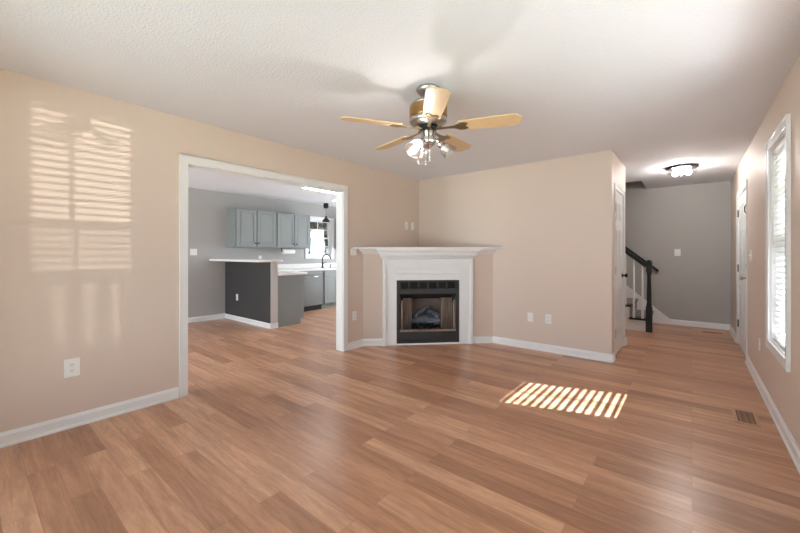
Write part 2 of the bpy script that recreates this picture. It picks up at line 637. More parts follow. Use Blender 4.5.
m, n = casing('trim_1', XL, 1, OY0 + 0.004, OY1 - 0.004, OZ - 0.004)
m.box(XLo - 0.001, XL, OY0, OY0 + 0.012, 0, OZ - 0.012)          # jamb lining
m.box(XLo - 0.001, XL, OY1 - 0.012, OY1, 0, OZ - 0.012)
m.box(XLo - 0.001, XL, OY0, OY1, OZ - 0.012, OZ)
struct(m.build(n, 'trim', bevel=0.003))
m, n = casing('trim_2', XR, -1, DY0 + 0.004, DY1 - 0.004, DZ - 0.004, thick=0.006)
m.box(XR, XRo, DY0, DY0 + 0.015, 0, DZ - 0.015)
m.box(XR, XRo, DY1 - 0.015, DY1, 0, DZ - 0.015)
m.box(XR, XRo, DY0, DY1, DZ - 0.015, DZ)
struct(m.build(n, 'trim', bevel=0.003))
m, n = casing('trim_3', XC, 1, CY0 + 0.004, CY1 - 0.004, CZ - 0.004, w=0.058, thick=0.006)
m.box(XC - 0.12, XC, CY0, CY0 + 0.012, 0, CZ - 0.012)
m.box(XC - 0.12, XC, CY1 - 0.012, CY1, 0, CZ - 0.012)
m.box(XC - 0.12, XC, CY0, CY1, CZ - 0.012, CZ)
struct(m.build(n, 'trim', bevel=0.003))


# ---------------------------------------------------------------- windows
def sash_window(name, plane, nx, y0, y1, z0, z1, xo, cols, rows, case_w=0.066, meeting=None):
    """double-hung window in a wall at x = plane, facing nx into the room; sashes at xo"""
    w = sempty(name)
    m, _ = casing('window_casing', plane, nx, y0 + 0.003, y1 - 0.003, z1 - 0.003, case_w, z0 + 0.003)
    t = plane - nx * 0.12
    m.box(plane, t, y0, y0 + 0.012, z0, z1)
    m.box(plane, t, y1 - 0.012, y1, z0, z1)
    m.box(plane, t, y0 + 0.012, y1 - 0.012, z1 - 0.012, z1)
    m.box(plane, t, y0 + 0.012, y1 - 0.012, z0, z0 + 0.012)
    m.build('window_casing', 'trim', w, 0.003)
    zm = meeting or (z0 + z1) / 2
    d = 0.018
    for k, (a, b) in enumerate(((z0 + 0.012, zm + 0.018), (zm - 0.018, z1 - 0.012))):
        xs = xo - nx * (0.022 * k)
        m = MB()
        f = 0.042
        ya, yb = y0 + 0.012, y1 - 0.012
        m.box(xs - d / 2, xs + d / 2, ya, ya + f, a, b)
        m.box(xs - d / 2, xs + d / 2, yb - f, yb, a, b)
        m.box(xs - d / 2, xs + d / 2, ya + f, yb - f, a, a + f * 0.85)
        m.box(xs - d / 2, xs + d / 2, ya + f, yb - f, b - f * 0.85, b)
        for c in range(1, cols):
            yy = ya + f + (yb - ya - 2 * f) * c / cols
            m.box(xs - 0.006, xs + 0.006, yy - 0.009, yy + 0.009, a + f * 0.85, b - f * 0.85)
        for c in range(1, 1 if (k == 0 and meeting) else rows):
            zz = a + f * 0.85 + (b - a - 1.7 * f) * c / rows
            m.box(xs - 0.006, xs + 0.006, ya + f, yb - f, zz - 0.009, zz + 0.009)
        s = m.build('sash', 'trim', w)
        box(xs - 0.002, xs + 0.002, ya + f - 0.004, yb - f + 0.004, a + 0.03, b - 0.03).build('pane', 'glass', s)
    return w


sash_window('window_1', XR, -1, WY0, WY1, WZ0, WZ1, XR + 0.085, 2, 2, meeting=1.33)
sash_window('window_2', XK, 1, KY0, KY1, KZ0, KZ1, XK - 0.06, 2, 2, case_w=0.075)
m = bpy.data.objects['window_1']
sc_ = MB()
sc_.box(XR + 0.118, XR + 0.130, WY0 + 0.012, WY0 + 0.030, WZ0 + 0.012, 1.33)
sc_.box(XR + 0.118, XR + 0.130, WY1 - 0.030, WY1 - 0.012, WZ0 + 0.012, 1.33)
sc_.box(XR + 0.118, XR + 0.130, WY0 + 0.030, WY1 - 0.030, WZ0 + 0.012, WZ0 + 0.030)
sc_.box(XR + 0.118, XR + 0.130, WY0 + 0.030, WY1 - 0.030, 1.312, 1.33)
sc_ = sc_.build('screen_frame', 'trim', m)
MB().quadmesh([(XR + 0.124, WY0 + 0.03, WZ0 + 0.03), (XR + 0.124, WY1 - 0.03, WZ0 + 0.03), (XR + 0.124, WY1 - 0.03, 1.312), (XR + 0.124, WY0 + 0.03, 1.312)], [(0, 1, 2, 3)]).build('insect_screen', 'insect_screen', sc_)
sash_window('added_window_5', XR, -1, VY0, VY1, VZ0, VZ1, XR + 0.085, 3, 2)  # out-of-view window added so the side fill lamp can enter
w = sempty('added_window_3')  # out-of-view patio door, added as the rear fill lamp's opening
m = MB()
for a, b in ((-2.8, -2.74), (-1.56, -1.44), (-0.26, -0.2)):
    m.box(a, b, YR - 0.11, YR - 0.02, 0.1, 2.05)
m.box(-2.74, -0.26, YR - 0.11, YR - 0.02, 1.99, 2.05)
m.box(-2.74, -0.26, YR - 0.11, YR - 0.02, 0.1, 0.16)
m.build('added_door_frame', 'trim', w)
box(-2.74, -0.26, YR - 0.07, YR - 0.064, 0.16, 1.99).build('pane', 'glass', w)
w = sempty('added_window_4')  # out-of-view dining window, added for its fill lamp
m = MB()
for a, b in ((-6.4, -6.34), (-5.34, -5.26), (-4.26, -4.2)):
    m.box(a, b, -1.11, -1.02, 0.4, 2.1)
m.box(-6.34, -4.26, -1.11, -1.02, 2.04, 2.1)
m.box(-6.34, -4.26, -1.11, -1.02, 0.4, 0.46)
m.build('window_frame', 'trim', w)
box(-6.34, -4.26, -1.07, -1.064, 0.46, 2.04).build('pane', 'glass', w)

w = sempty('added_window_6')  # out-of-view north window, added in front of its fill lamp
m = MB()
for a, b in ((-6.2, -6.14), (-5.24, -5.16), (-4.26, -4.2)):
    m.box(a, b, 7.31, 7.40, 0.3, 2.08)
m.box(-6.14, -4.26, 7.31, 7.40, 2.02, 2.08)
m.box(-6.14, -4.26, 7.31, 7.40, 0.3, 0.36)
m.build('window_frame', 'trim', w)
box(-6.14, -4.26, 7.35, 7.356, 0.36, 2.02).build('pane', 'glass', w)

# ---------------------------------------------------------------- doors


def door_leaf(name, x, nx, y0, y1, z1, knob_y, hinge_y, knob_mat, hinge_mat, th=0.035):
    d = sempty(name)
    fx = x + nx * th                                       # room-side face
    m = MB()
    m.box(x, fx, y0, y1, 0.012, z1)
    w = y1 - y0
    st = 0.11
    half = (w - 3 * st) / 2
    for (a, b) in ((0.24, 0.82), (0.98, 1.55), (1.66, z1 - 0.13)):
        for k in (0, 1):
            ya = y0 + st + k * (half + st)
            yb = ya + half
            e = 0.02
            m.box(fx, fx + nx * 0.006, ya, yb, a, a + e)
            m.box(fx, fx + nx * 0.006, ya, yb, b - e, b)
            m.box(fx, fx + nx * 0.006, ya, ya + e, a + e, b - e)
            m.box(fx, fx + nx * 0.006, yb - e, yb, a + e, b - e)
            m.box(fx, fx + nx * 0.005, ya + 0.04, yb - 0.04, a + 0.04, b - 0.04)
    m.build('leaf', 'door', d, 0.002)
    rot = Matrix.Rotation(nx * PI / 2, 4, 'Y')
    k = MB().lathe([(0.031, 0), (0.031, 0.006), (0.012, 0.010), (0.011, 0.032), (0.022, 0.036), (0.027, 0.048), (0.024, 0.060), (0.012, 0.066), (0, 0.067)], (fx, knob_y, 0.96), 20, rot)
    k.build('door_knob', knob_mat, d)
    for z in (0.29, 1.05, 1.80):
        h = MB()
        h.box(fx - nx * 0.004, fx + nx * 0.005, hinge_y - 0.018, hinge_y + 0.018, z - 0.045, z + 0.045)
        h.tube([(fx + nx * 0.008, hinge_y, z - 0.05), (fx + nx * 0.008, hinge_y, z + 0.05)], 0.008, 8)
        h.build('hinge', hinge_mat, d)
    return d


d1 = door_leaf('door_1', XR + 0.043, -1, DY0 + 0.018, DY1 - 0.018, DZ - 0.018, DY0 + 0.085, DY1 - 0.02, 'nickel', 'hinge')
m = MB()
m.box(XR - 0.004, XR + 0.008, DY0 + 0.03, DY0 + 0.06, 1.70, 1.83)
m.tube([(XR - 0.002, DY0 + 0.045, 1.72), (XR - 0.016, DY0 + 0.045, 1.74), (XR - 0.016, DY0 + 0.045, 1.80), (XR - 0.002, DY0 + 0.045, 1.82)], 0.005, 8)
m.build('door_guard', 'hinge', d1)
MB().lathe([(0.028, 0), (0.028, 0.006), (0.022, 0.012), (0, 0.012)], (XR + 0.008, DY0 + 0.085, 1.10), 18, Matrix.Rotation(-PI / 2, 4, 'Y')).build('deadbolt', 'nickel', d1)
struct(box(XR + 0.003, XRo, DY0 + 0.015, DY1 - 0.015, 0, 0.012).build('trim_4', 'nickel'))
door_leaf('door_2', XC - 0.043, 1, CY0 + 0.015, CY1 - 0.015, CZ - 0.015, CY1 - 0.075, CY0 + 0.018, 'bronze', 'hinge')

# ---------------------------------------------------------------- outdoors (seen only through the kitchen window and the blind, plus added sun blockers)
struct(box(-40, 40, -30, 45, -0.5, -0.32).build('ground', 'lawn'))
struct(box(XK - 0.12, XLo - 0.05, -1.12, 7.42, H + 0.225, 6.6).build('yard_shade_upper', 'siding'))  # unseen block over the kitchen, added to shade the back yard
struct(box(XK - 0.12, XLo - 0.05, 7.6, 17.5, -0.32, 8.8).build('yard_shade_north', 'siding'))  # unseen block added to keep sun off the neighbouring house
m = MB()
m.box(XRo, 2.55, -0.6, 9.0, 2.62, 2.80)
struct(m.build('porch_roof', 'porchwood'))
m = MB().box(2.40, 2.47, 3.2, 4.96, 0.92, 1.0)
m.box(2.42, 2.45, 3.2, 4.96, 0.05, 0.10)
m.box(2.40, 2.47, 5.08, 8.74, 0.92, 1.0)
m.box(2.42, 2.45, 5.08, 8.74, 0.05, 0.10)
for k in range(56):
    yy = 1.82 + 0.124 * k
    if yy > 3.2 and abs(yy - 5.02) > 0.1:
        m.box(2.41, 2.46, yy - 0.02, yy + 0.02, 0.10, 0.92)
struct(m.build('glare_block_railing', 'trim'))  # unseen railing, added to block the lower part of the glare beam
struct(box(XRo, 2.55, -0.6, 9.0, -0.32, -0.05).build('porch_floor', 'concrete'))
for yy in (3.26, 5.02, 8.8):
    struct(box(2.38, 2.50, yy - 0.06, yy + 0.06, -0.05, 2.62).build('porch_post', 'trim'))

# ---------------------------------------------------------------- window blind
bl = thing('window_blind', 'white slatted blind hanging in the tall window beside the front door', 'blind', (XR + 0.04, (WY0 + WY1) / 2, WZ0 + 0.012))
hy = (WY1 - WY0) / 2 - 0.018
hz = WZ1 - WZ0 - 0.024
box(-0.027, 0.022, -hy, hy, hz - 0.045, hz).build('headrail', 'blind', bl, 0.003)
m = MB()
pitch = 0.0435
nsl = int((hz - 0.075) / pitch)
for i in range(nsl):
    z = hz - 0.075 - i * pitch
    tilt = -15 - 3 * math.sin(i * 1.7)
    if i >= nsl - 3:
        tilt = (-16, -2, 10)[i - nsl + 3] if i != nsl - 2 else 18
    rt = Matrix.Translation((0, 0, z)) @ Matrix.Rotation(math.radians(tilt), 4, 'Y')
    m.box(-0.0235, 0.0235, -hy, hy, -0.0013, 0.0013, rt)
m.build('slats', 'blind', bl)
box(-0.024, 0.024, -hy, hy, 0.003, 0.02).build('bottom_rail', 'blind', bl, 0.003)
for yy in (-hy + 0.11, hy - 0.11):
    MB().tube([(-0.025, yy, 0.015), (-0.025, yy, hz - 0.04)], 0.0012, 6).build('ladder_cord', 'blind', bl)
MB().tube([(-0.036, hy - 0.05, hz - 0.03), (-0.036, hy - 0.05, hz - 0.75)], 0.004, 8).build('tilt_wand', 'clear', bl)

# ---------------------------------------------------------------- fireplace mantel
fm = thing('fireplace_mantel', 'white painted corner fireplace mantel with dentil crown and deep wall-to-wall shelf', 'mantel', FO, PI / 4)
S0, S1 = 0.265, 1.515
m = MB()
m.prism([(S0, -0.022), (FX0, -0.022), (FX0, -0.001), (S0, -0.001)], 0.0, 0.90)
m.build('leg', 'trim', fm, 0.002)
m = MB()
m.prism([(FX1, -0.022), (S1, -0.022), (S1, -0.001), (FX1, -0.001)], 0.0, 0.90)
m.build('leg', 'trim', fm, 0.002)
m = MB()
m.box(S0, S1, -0.022, -0.001, 0.90, 1.16)
m.box(FX0, FX1, -0.022, -0.001, FZ + 0.001, 0.90)
m.build('frieze', 'trim', fm)
m = MB()                                            # raised band round the outside
for a, b in ((S0, S0 + 0.042), (S1 - 0.042, S1)):
    m.box(a, b, -0.050, -0.022, 0, 1.10)
    m.box(a - 0.006, b + 0.006, -0.056, -0.022, 0, 0.10)
m.box(S0, S1, -0.050, -0.022, 1.10, 1.16)
m.build('outer_band', 'trim', fm, 0.003)
m = MB()                                            # panel moulding on the frieze
a, b, c, d, e = FX0 - 0.005, FX1 + 0.005, 0.965, 1.045, 0.014
m.box(a, b, -0.038, -0.022, c, c + e)
m.box(a, b, -0.038, -0.022, d - e, d)
m.box(a, a + e, -0.038, -0.022, c + e, d - e)
m.box(b - e, b, -0.038, -0.022, c + e, d - e)
m.build('panel_moulding', 'trim', fm, 0.003)


def loft(prof):
    mm = MB()
    vs, fs = [], []
    for z, off in prof:
        vs += [(S0 - off, -0.001, z), (S0 - off, -0.05 - off, z), (S1 + off, -0.05 - off, z), (S1 + off, -0.001, z)]
    n = len(prof)
    for i in range(n - 1):
        for k in range(3):
            fs.append((4 * i + k, 4 * i + k + 1, 4 * i + 5 + k, 4 * i + 4 + k))
        fs.append((4 * i + 3, 4 * i, 4 * i + 4, 4 * i + 7))
    fs += [(0, 1, 2, 3), tuple(4 * n - 4 + k for k in range(4))]
    return mm.quadmesh(vs, fs)


loft([(1.16, 0.0), (1.175, 0.0), (1.18, 0.010), (1.19, 0.014), (1.192, 0.018), (1.222, 0.018), (1.224, 0.044), (1.235, 0.046), (1.25, 0.050), (1.268, 0.058), (1.283, 0.07), (1.287, 0.078), (1.312, 0.08)]).build('crown_moulding', 'trim', fm)
m = MB()
nd = 46
for i in range(nd):
    s = S0 - 0.018 + 0.014 + (S1 - S0 + 0.008) * i / (nd - 1)
    m.box(s - 0.0075, s + 0.0075, -0.090, -0.068, 1.194, 1.2225)
for sx, sg in ((S0 - 0.018, -1), (S1 + 0.018, 1)):
    for y in (-0.055, -0.028):
        m.box(sx, sx + sg * 0.013, y - 0.007, y + 0.007, 1.196, 1.222)
m.build('dentil_moulding', 'trim', fm)
m = MB()                                            # cove running to both walls under the shelf
cov = [(0, 1.245), (0.008, 1.245), (0.012, 1.255), (0.03, 1.275), (0.055, 1.295), (0.06, 1.312), (0, 1.312)]
vs = []
for sgn, s in ((-1, 0.003), (1, FL - 0.003)):
    for o_, z in cov:
        vs.append((s + sgn * o_ * 0.98, -o_ - 0.001, z))
n = len(cov)
m.quadmesh(vs, [tuple(range(n)), tuple(range(2 * n - 1, n - 1, -1))] + [(i, n + i, n + (i + 1) % n, (i + 1) % n) for i in range(n)])
m.build('cove_moulding', 'trim', fm)
MB().prism([(-0.142 + 0.004, -0.142), (FL + 0.142 - 0.004, -0.142), (FL / 2, FL / 2 - 0.008)], 1.312, 1.337).build('shelf', 'trim', fm, 0.004)

# gas fireplace
gf = thing('gas_fireplace', 'black metal gas fireplace insert with louvred top set in the white mantel', 'fireplace', FO, PI / 4)
OX0, OX1, OZ0, OZ1 = 0.503, 1.288, 0.205, 0.695
e = 0.004
m = MB()
m.box(FX0 + e, OX0, -0.012, 0.03, 0.02, FZ - e)
m.box(OX1, FX1 - e, -0.012, 0.03, 0.02, FZ - e)
m.box(OX0, OX1, -0.012, 0.03, OZ1, 0.765)
m.box(OX0, OX1, -0.012, 0.03, 0.855, FZ - e)
m.box(OX0, OX1, -0.012, 0.03, 0.02, 0.045)
nl = 6
lw = (OX1 - OX0) / nl
for i in range(nl + 1):
    x = OX0 + i * lw
    m.box(max(OX0, x - 0.011), min(OX1, x + 0.011), -0.010, 0.03, 0.765, 0.855)
m.build('face_frame', 'iron', gf, 0.002)
m = MB()
for i in range(nl):
    a, b = OX0 + i * lw + 0.011, OX0 + (i + 1) * lw - 0.011
    for k in range(5):
        z = 0.770 + k * 0.017
        m.box(a, b, 0.0, 0.004, z + 0.004, z + 0.008)
    m.box(a, b, 0.024, 0.03, 0.765, 0.855)
m.build('louvre_grille', 'slotdark', gf)
m = MB()
m.box(OX0, OX1, -0.006, 0.02, 0.045, OZ0 - 0.03)
for k in range(3):
    m.box(OX0 + 0.03, OX1 - 0.03, -0.009, -0.006, 0.07 + 0.035 * k, 0.076 + 0.035 * k)
m.build('lower_panel', 'iron', gf, 0.002)
box(FX0 + e, FX1 - e, -0.018, 0.03, 0.0, 0.02).build('hearth_strip', 'trim', gf)
m = MB()                                            # inside of the firebox
bx0, bx1, by = OX0 + 0.11, OX1 - 0.11, 0.42
zt, zb = OZ1 + 0.02, OZ0 - 0.03
m.quadmesh([(OX0, 0.031, zb), (bx0, by, zb), (bx0, by, zt), (OX0, 0.031, zt)], [(0, 1, 2, 3)])
m.quadmesh([(OX1, 0.031, zb), (bx1, by, zb), (bx1, by, zt), (OX1, 0.031, zt)], [(0, 1, 2, 3)])
m.quadmesh([(bx0, by, zb), (bx1, by, zb), (bx1, by, zt), (bx0, by, zt)], [(0, 1, 2, 3)])
m.quadmesh([(OX0, 0.031, zb), (OX1, 0.031, zb), (bx1, by, zb), (bx0, by, zb)], [(0, 1, 2, 3)])
m.build('firebox_liner', 'firebrick', gf)
m = MB()
m.quadmesh([(OX0, 0.031, zt), (OX1, 0.031, zt), (bx1, by, zt), (bx0, by, zt)], [(0, 1, 2, 3)])
m.quadmesh([(OX0, 0.0, OZ1), (OX1, 0.0, OZ1), (OX1 - 0.10, 0.09, OZ1 - 0.075), (OX0 + 0.10, 0.09, OZ1 - 0.075)], [(0, 1, 2, 3)])
m.quadmesh([(OX0, 0.0, OZ1), (OX0 + 0.10, 0.09, OZ1 - 0.075), (OX0 + 0.02, 0.05, OZ1 - 0.14)], [(0, 1, 2)])
m.quadmesh([(OX1, 0.0, OZ1), (OX1 - 0.10, 0.09, OZ1 - 0.075), (OX1 - 0.02, 0.05, OZ1 - 0.14)], [(0, 1, 2)])
m.build('hood', 'slotdark', gf)
m = MB()
m.box(OX0 + 0.005, OX1 - 0.005, -0.010, 0.012, OZ0 - 0.028, OZ0)
m.box(OX0 + 0.022, OX0 + 0.036, 0.004, 0.014, OZ0, OZ1 - 0.09)
m.box(OX1 - 0.036, OX1 - 0.022, 0.004, 0.014, OZ0, OZ1 - 0.09)
m.build('screen_track', 'nickel', gf, 0.002)
for a, b in ((OX0 + 0.04, OX0 + 0.17), (OX1 - 0.21, OX1 - 0.04)):   # gathered mesh curtains
    mm = MB()
    pts = []
    ns = 40
    for i in range(ns + 1):
        x = a + (b - a) * i / ns
        pts.append((x, 0.048 + 0.02 * math.sin(i * PI / 2.4 * 0.62)))
    vs = [(x, y, OZ0 - 0.02) for x, y in pts] + [(x, y, OZ1 - 0.06) for x, y in pts]
    mm.quadmesh(vs, [(i, i + 1, ns + 2 + i, ns + 1 + i) for i in range(ns)], True)
    o = mm.build('mesh_curtain', 'curtain', gf)
    sol = o.modifiers.new('solidify', 'SOLIDIFY')
    sol.thickness = 0.002

# gas log set inside the firebox
gl = thing('gas_log_set', 'grey ceramic gas logs on a dark grate inside the fireplace', 'logs', (*diag(0.895, 0.22), zb), PI / 4)
m = MB()
for x in (-0.2, -0.1, 0.0, 0.1, 0.2):
    m.tube([(x, -0.11, 0.1), (x, -0.10, 0.055), (x, 0.10, 0.055), (x, 0.12, 0.12)], 0.008, 8)
for y in (-0.08, 0.08):
    m.tube([(-0.24, y, 0.047), (0.24, y, 0.047)], 0.008, 8)
for x in (-0.2, 0.2):
    for y in (-0.08, 0.08):
        m.tube([(x, y, 0), (x, y, 0.047)], 0.008, 8)
m.build('grate', 'slotdark', gl)
m = MB()
for i in range(40):
    m.sphere((random.uniform(-0.24, 0.24), random.uniform(-0.12, 0.1), 0.012 + random.uniform(0, 0.012)), random.uniform(0.012, 0.022), seg=6, rings=4)
m.build('lava_rock_bed', 'ember', gl)['kind'] = 'stuff'


def log_mesh(p0, p1, r, bend, seed):
    rnd = random.Random(seed)
    p0, p1 = Vector(p0), Vector(p1)
    n = 12
    pts, rad = [], []
    for i in range(n + 1):
        t = i / n
        p = p0.lerp(p1, t) + Vector((0, 0, bend * math.sin(PI * t)))
        p += Vector((rnd.uniform(-1, 1), rnd.uniform(-1, 1), rnd.uniform(-1, 1))) * 0.006
        pts.append(p)
        rad.append(r * (0.85 + 0.3 * rnd.random()) * (0.75 if i in (0, n) else 1))
    return MB().tube(pts, r, 12, rad)


log_mesh((-0.25, 0.07, 0.13), (0.25, 0.08, 0.14), 0.055, 0.01, 1).build('log', 'log', gl)
log_mesh((-0.23, -0.06, 0.115), (0.23, -0.07, 0.11), 0.045, 0.01, 2).build('log', 'log', gl)
log_mesh((-0.17, -0.05, 0.17), (-0.02, 0.09, 0.24), 0.036, 0.02, 3).build('log', 'log', gl)
log_mesh((0.20, -0.07, 0.16), (0.04, 0.08, 0.23), 0.034, 0.02, 4).build('log', 'log', gl)
log_mesh((-0.10, -0.02, 0.21), (0.06, 0.03, 0.31), 0.026, 0.01, 5).build('log', 'log', gl)

# ---------------------------------------------------------------- ceiling fan
FC = Vector((-1.475, 2.14, 0))
fan = thing('ceiling_fan', 'five-blade oak ceiling fan with brass motor and glass light kit', 'ceiling fan', (FC.x, FC.y, H))
Z = lambda z: z - H


def fl(prof, name, mt, seg=36, parent=fan, c=(0, 0, 0)):
    return MB().lathe([(r, Z(z)) for r, z in prof], c, seg).build(name, mt, parent)


fl([(0.0, 2.439), (0.082, 2.439), (0.088, 2.432), (0.086, 2.422), (0.075, 2.405), (0.05, 2.388), (0.03, 2.378), (0.022, 2.374), (0, 2.374)], 'canopy', 'nickel')
fl([(0.0, 2.376), (0.013, 2.376), (0.013, 2.345), (0.0, 2.345)], 'downrod', 'pewter', 16)
fl([(0.0, 2.352), (0.03, 2.352), (0.075, 2.345), (0.118, 2.33), (0.132, 2.318), (0.134, 2.305)], 'motor_cap', 'nickel')
fl([(0.134, 2.305), (0.136, 2.30), (0.136, 2.225), (0.133, 2.219)], 'motor_housing', 'brass')
fl([(0.133, 2.219), (0.137, 2.215), (0.136, 2.195), (0.115, 2.176), (0.085, 2.166), (0.0, 2.164)], 'motor_base', 'nickel')
fl([(0, 2.166), (0.07, 2.166), (0.07, 2.150), (0.062, 2.145), (0, 2.145)], 'flywheel', 'slotdark')
fl([(0.0, 2.146), (0.045, 2.146), (0.05, 2.138), (0.05, 2.085), (0.056, 2.078), (0.056, 2.055), (0.045, 2.03), (0.022, 2.015), (0.010, 2.005), (0.0, 2.0)], 'switch_housing', 'chrome')
BZ = Z(2.150)
prof_b = [(0.215, 0.050), (0.225, 0.057), (0.30, 0.062), (0.45, 0.068), (0.56, 0.071), (0.598, 0.071), (0.606, 0.062), (0.616, 0.058), (0.626, 0.045), (0.634, 0.041), (0.635, 0.0)]
outline = [(x, -y) for x, y in prof_b] + [(x, y) for x, y in reversed(prof_b[:-1])]
blade0 = None
for k in range(5):
    ang = math.radians(-50 + 72 * k)
    if blade0 is None:
        b = MB().prism(outline, -0.004, 0.004).build('blade', 'oak', fan, 0.002)
        blade0 = b
        m = MB()
        m.prism([(0.075, -0.013), (0.15, -0.011), (0.19, -0.018), (0.225, -0.042), (0.262, -0.046), (0.285, -0.026), (0.262, 0.0), (0.285, 0.026), (0.262, 0.046), (0.225, 0.042), (0.19, 0.018), (0.15, 0.011), (0.075, 0.013)], -0.0095, -0.0045)
        m.box(0.055, 0.10, -0.012, 0.012, -0.0095, 0.006)
        for px, py in ((0.235, -0.03), (0.235, 0.03), (0.262, 0.0)):
            m.sphere((px, py, -0.0105), 0.005, 1, 1, 0.5, 8, 5)
        iron0 = m.build('blade_iron', 'pewter', b)
    else:
        b = blade0.copy(); COL.objects.link(b); b.parent = fan
        i2 = iron0.copy(); COL.objects.link(i2); i2.parent = b
    b.rotation_mode = 'XYZ'
    b.matrix_basis = Matrix.Translation((0, 0, BZ)) @ Matrix.Rotation(ang, 4, 'Z') @ Matrix.Rotation(math.radians(-11), 4, 'X')

# light kit: three arms with bell shades
for k, ad in enumerate((-95, 25, 145)):
    a = math.radians(ad)
    u = Vector((math.cos(a), math.sin(a), 0))
    P = lambda r, z: Vector((u.x * r, u.y * r, Z(z)))
    arm = MB().tube([P(0.045, 2.065), P(0.058, 2.064), P(0.070, 2.058), P(0.080, 2.046), P(0.086, 2.032)], 0.008, 10).build('light_arm', 'chrome', fan)
    tip = P(0.085, 2.034)
    ax = (u * 0.72 + Vector((0, 0, -0.69))).normalized()
    rot = Vector((0, 0, 1)).rotation_difference(ax).to_matrix().to_4x4()
    MB().lathe([(0.0, -0.012), (0.021, -0.010), (0.026, 0.0), (0.026, 0.022), (0.020, 0.028), (0.0, 0.028)], tip, 18, rot).build('socket', 'chrome', arm)
    bell = [(r_ * 0.92, z_ * 0.88) for r_, z_ in [(0.027, 0.012), (0.034, 0.024), (0.046, 0.045), (0.053, 0.068), (0.055, 0.090), (0.058, 0.108), (0.066, 0.122), (0.0645, 0.122), (0.0565, 0.108), (0.0535, 0.090), (0.0515, 0.068), (0.0445, 0.045), (0.032, 0.024), (0.025, 0.012)]]
    if k == 0:
        MB().lathe(bell, tip, 28, rot, cap=False).build('lamp_shade', 'frost', arm)
    else:
        MB().lathe(bell, tip, 28, rot, cap=False).build('lamp_shade', 'clear', arm)
    bulb = [(0.0, 0.020), (0.012, 0.022), (0.013, 0.032), (0.019, 0.042), (0.025, 0.056), (0.026, 0.066), (0.021, 0.079), (0.011, 0.087), (0.0, 0.089)]
    if k != 0:
        bulb = [(r * 0.62, z) for r, z in bulb]
    else:
        bulb = [(r * 0.62, 0.02 + (z - 0.02) * 0.7) for r, z in bulb]
    MB().lathe(bulb, tip, 18, rot, cap=False).build('bulb', 'bulb' if k == 0 else 'bulb_dim', arm)
for (dx, dy, z0) in ((0.032, -0.028, 1.93), (0.012, -0.048, 1.90)):
    m = MB().tube([(dx, dy, Z(2.03)), (dx, dy, Z(z0))], 0.0022, 6)
    m.lathe([(0.0, 0.006), (0.005, 0.0), (0.007, -0.014), (0.005, -0.026), (0.0, -0.028)], (dx, dy, Z(z0)), 10)
    m.build('pull_chain', 'chrome', fan)

# ---------------------------------------------------------------- hall ceiling light
hl = thing('flush_ceiling_light', 'round glass flush ceiling light with dark rim, lit, in the hall', 'ceiling light', (-0.11, 6.25, H))
MB().lathe([(0, -0.001), (0.175, -0.001), (0.182, -0.010), (0.180, -0.026), (0.168, -0.032), (0.0, -0.030)], (0, 0, 0), 40).build('rim', 'bronze', hl)
mm = MB()
pr = [(0.150, -0.032), (0.162, -0.05), (0.160, -0.085), (0.130, -0.112), (0.06, -0.122), (0.0, -0.123)]
mm.lathe(pr, (0, 0, 0), 20)
o = mm.build('glass_shade', 'clear', hl)
for f in o.data.polygons:
    f.use_smooth = False
for k in range(3):
    a = 2 * PI * k / 3 + 0.5
    MB().sphere((0.08 * math.cos(a), 0.08 * math.sin(a), -0.078), 0.035, 1, 1, 1.1).build('bulb', 'hall_bulb', hl)
MB().lathe([(0, -0.120), (0.012, -0.124), (0.010, -0.135), (0, -0.142)], (0, 0, 0), 12).build('finial', 'bronze', hl)

# ---------------------------------------------------------------- stairs
NS, RUN, RISE = 12, 0.237, 0.203
SX, SY0, SY1 = -0.565, 6.965, YE - 0.002
st = thing('staircase', 'carpeted staircase with black newel post and white balusters at end of hall', 'staircase', (SX, SY0, 0))
m = MB()
pts = [(0, 0)]
for i in range(NS):
    pts += [(-i * RUN, (i + 1) * RISE - 0.03), (-(i + 1) * RUN, (i + 1) * RISE - 0.03)]
pts += [(-NS * RUN, 0)]
vs = [(x, 0, z) for x, z in pts] + [(x, SY1 - SY0, z) for x, z in pts]
n = len(pts)
m.quadmesh(vs, [tuple(range(n)), tuple(range(2 * n - 1, n - 1, -1))] + [(i, n + i, n + (i + 1) % n, (i + 1) % n) for i in range(n)])
m.build('stair_carcass', 'trim', st)
for i in range(NS):
    x1 = -i * RUN
    m = MB().box(x1 - RUN + 0.0, x1 + 0.026, -0.026, SY1 - SY0 - 0.02, (i + 1) * RISE - 0.03, (i + 1) * RISE)
    m.build('tread', 'black_paint', st, 0.006)
m = MB()
for i in range(NS):
    x1 = -i * RUN
    m.box(x1 - RUN + 0.012, x1 + 0.034, 0.12, SY1 - SY0 - 0.022, (i + 1) * RISE, (i + 1) * RISE + 0.012)
    m.box(x1 + 0.0, x1 + 0.010, 0.12, SY1 - SY0 - 0.022, i * RISE + 0.012 * (i > 0), (i + 1) * RISE - 0.03)
m.build('carpet_runner', 'carpet', st)
m = MB()                                           # skirt board along the end wall
sl = RISE / RUN
W = SY1 - SY0
sk = [(0.29, 0.0), (0.29, 0.092), (0.255, 0.10)]
sk += [(-NS * RUN, 0.10 + (NS * RUN + 0.255) * sl), (-NS * RUN, 0.0)]
vs = [(x, W - 0.018, z) for x, z in sk] + [(x, W, z) for x, z in sk]
n = len(sk)
m.quadmesh(vs, [tuple(range(n)), tuple(range(2 * n - 1, n - 1, -1))] + [(i, n + i, n + (i + 1) % n, (i + 1) % n) for i in range(n)])
m.build('skirt_board', 'trim', st)
m = MB()                                           # newel post
h = 0.042
nx, ny = 0.035, -0.01
m.box(nx - h, nx + h, ny - h, ny + h, 0, 0.40)
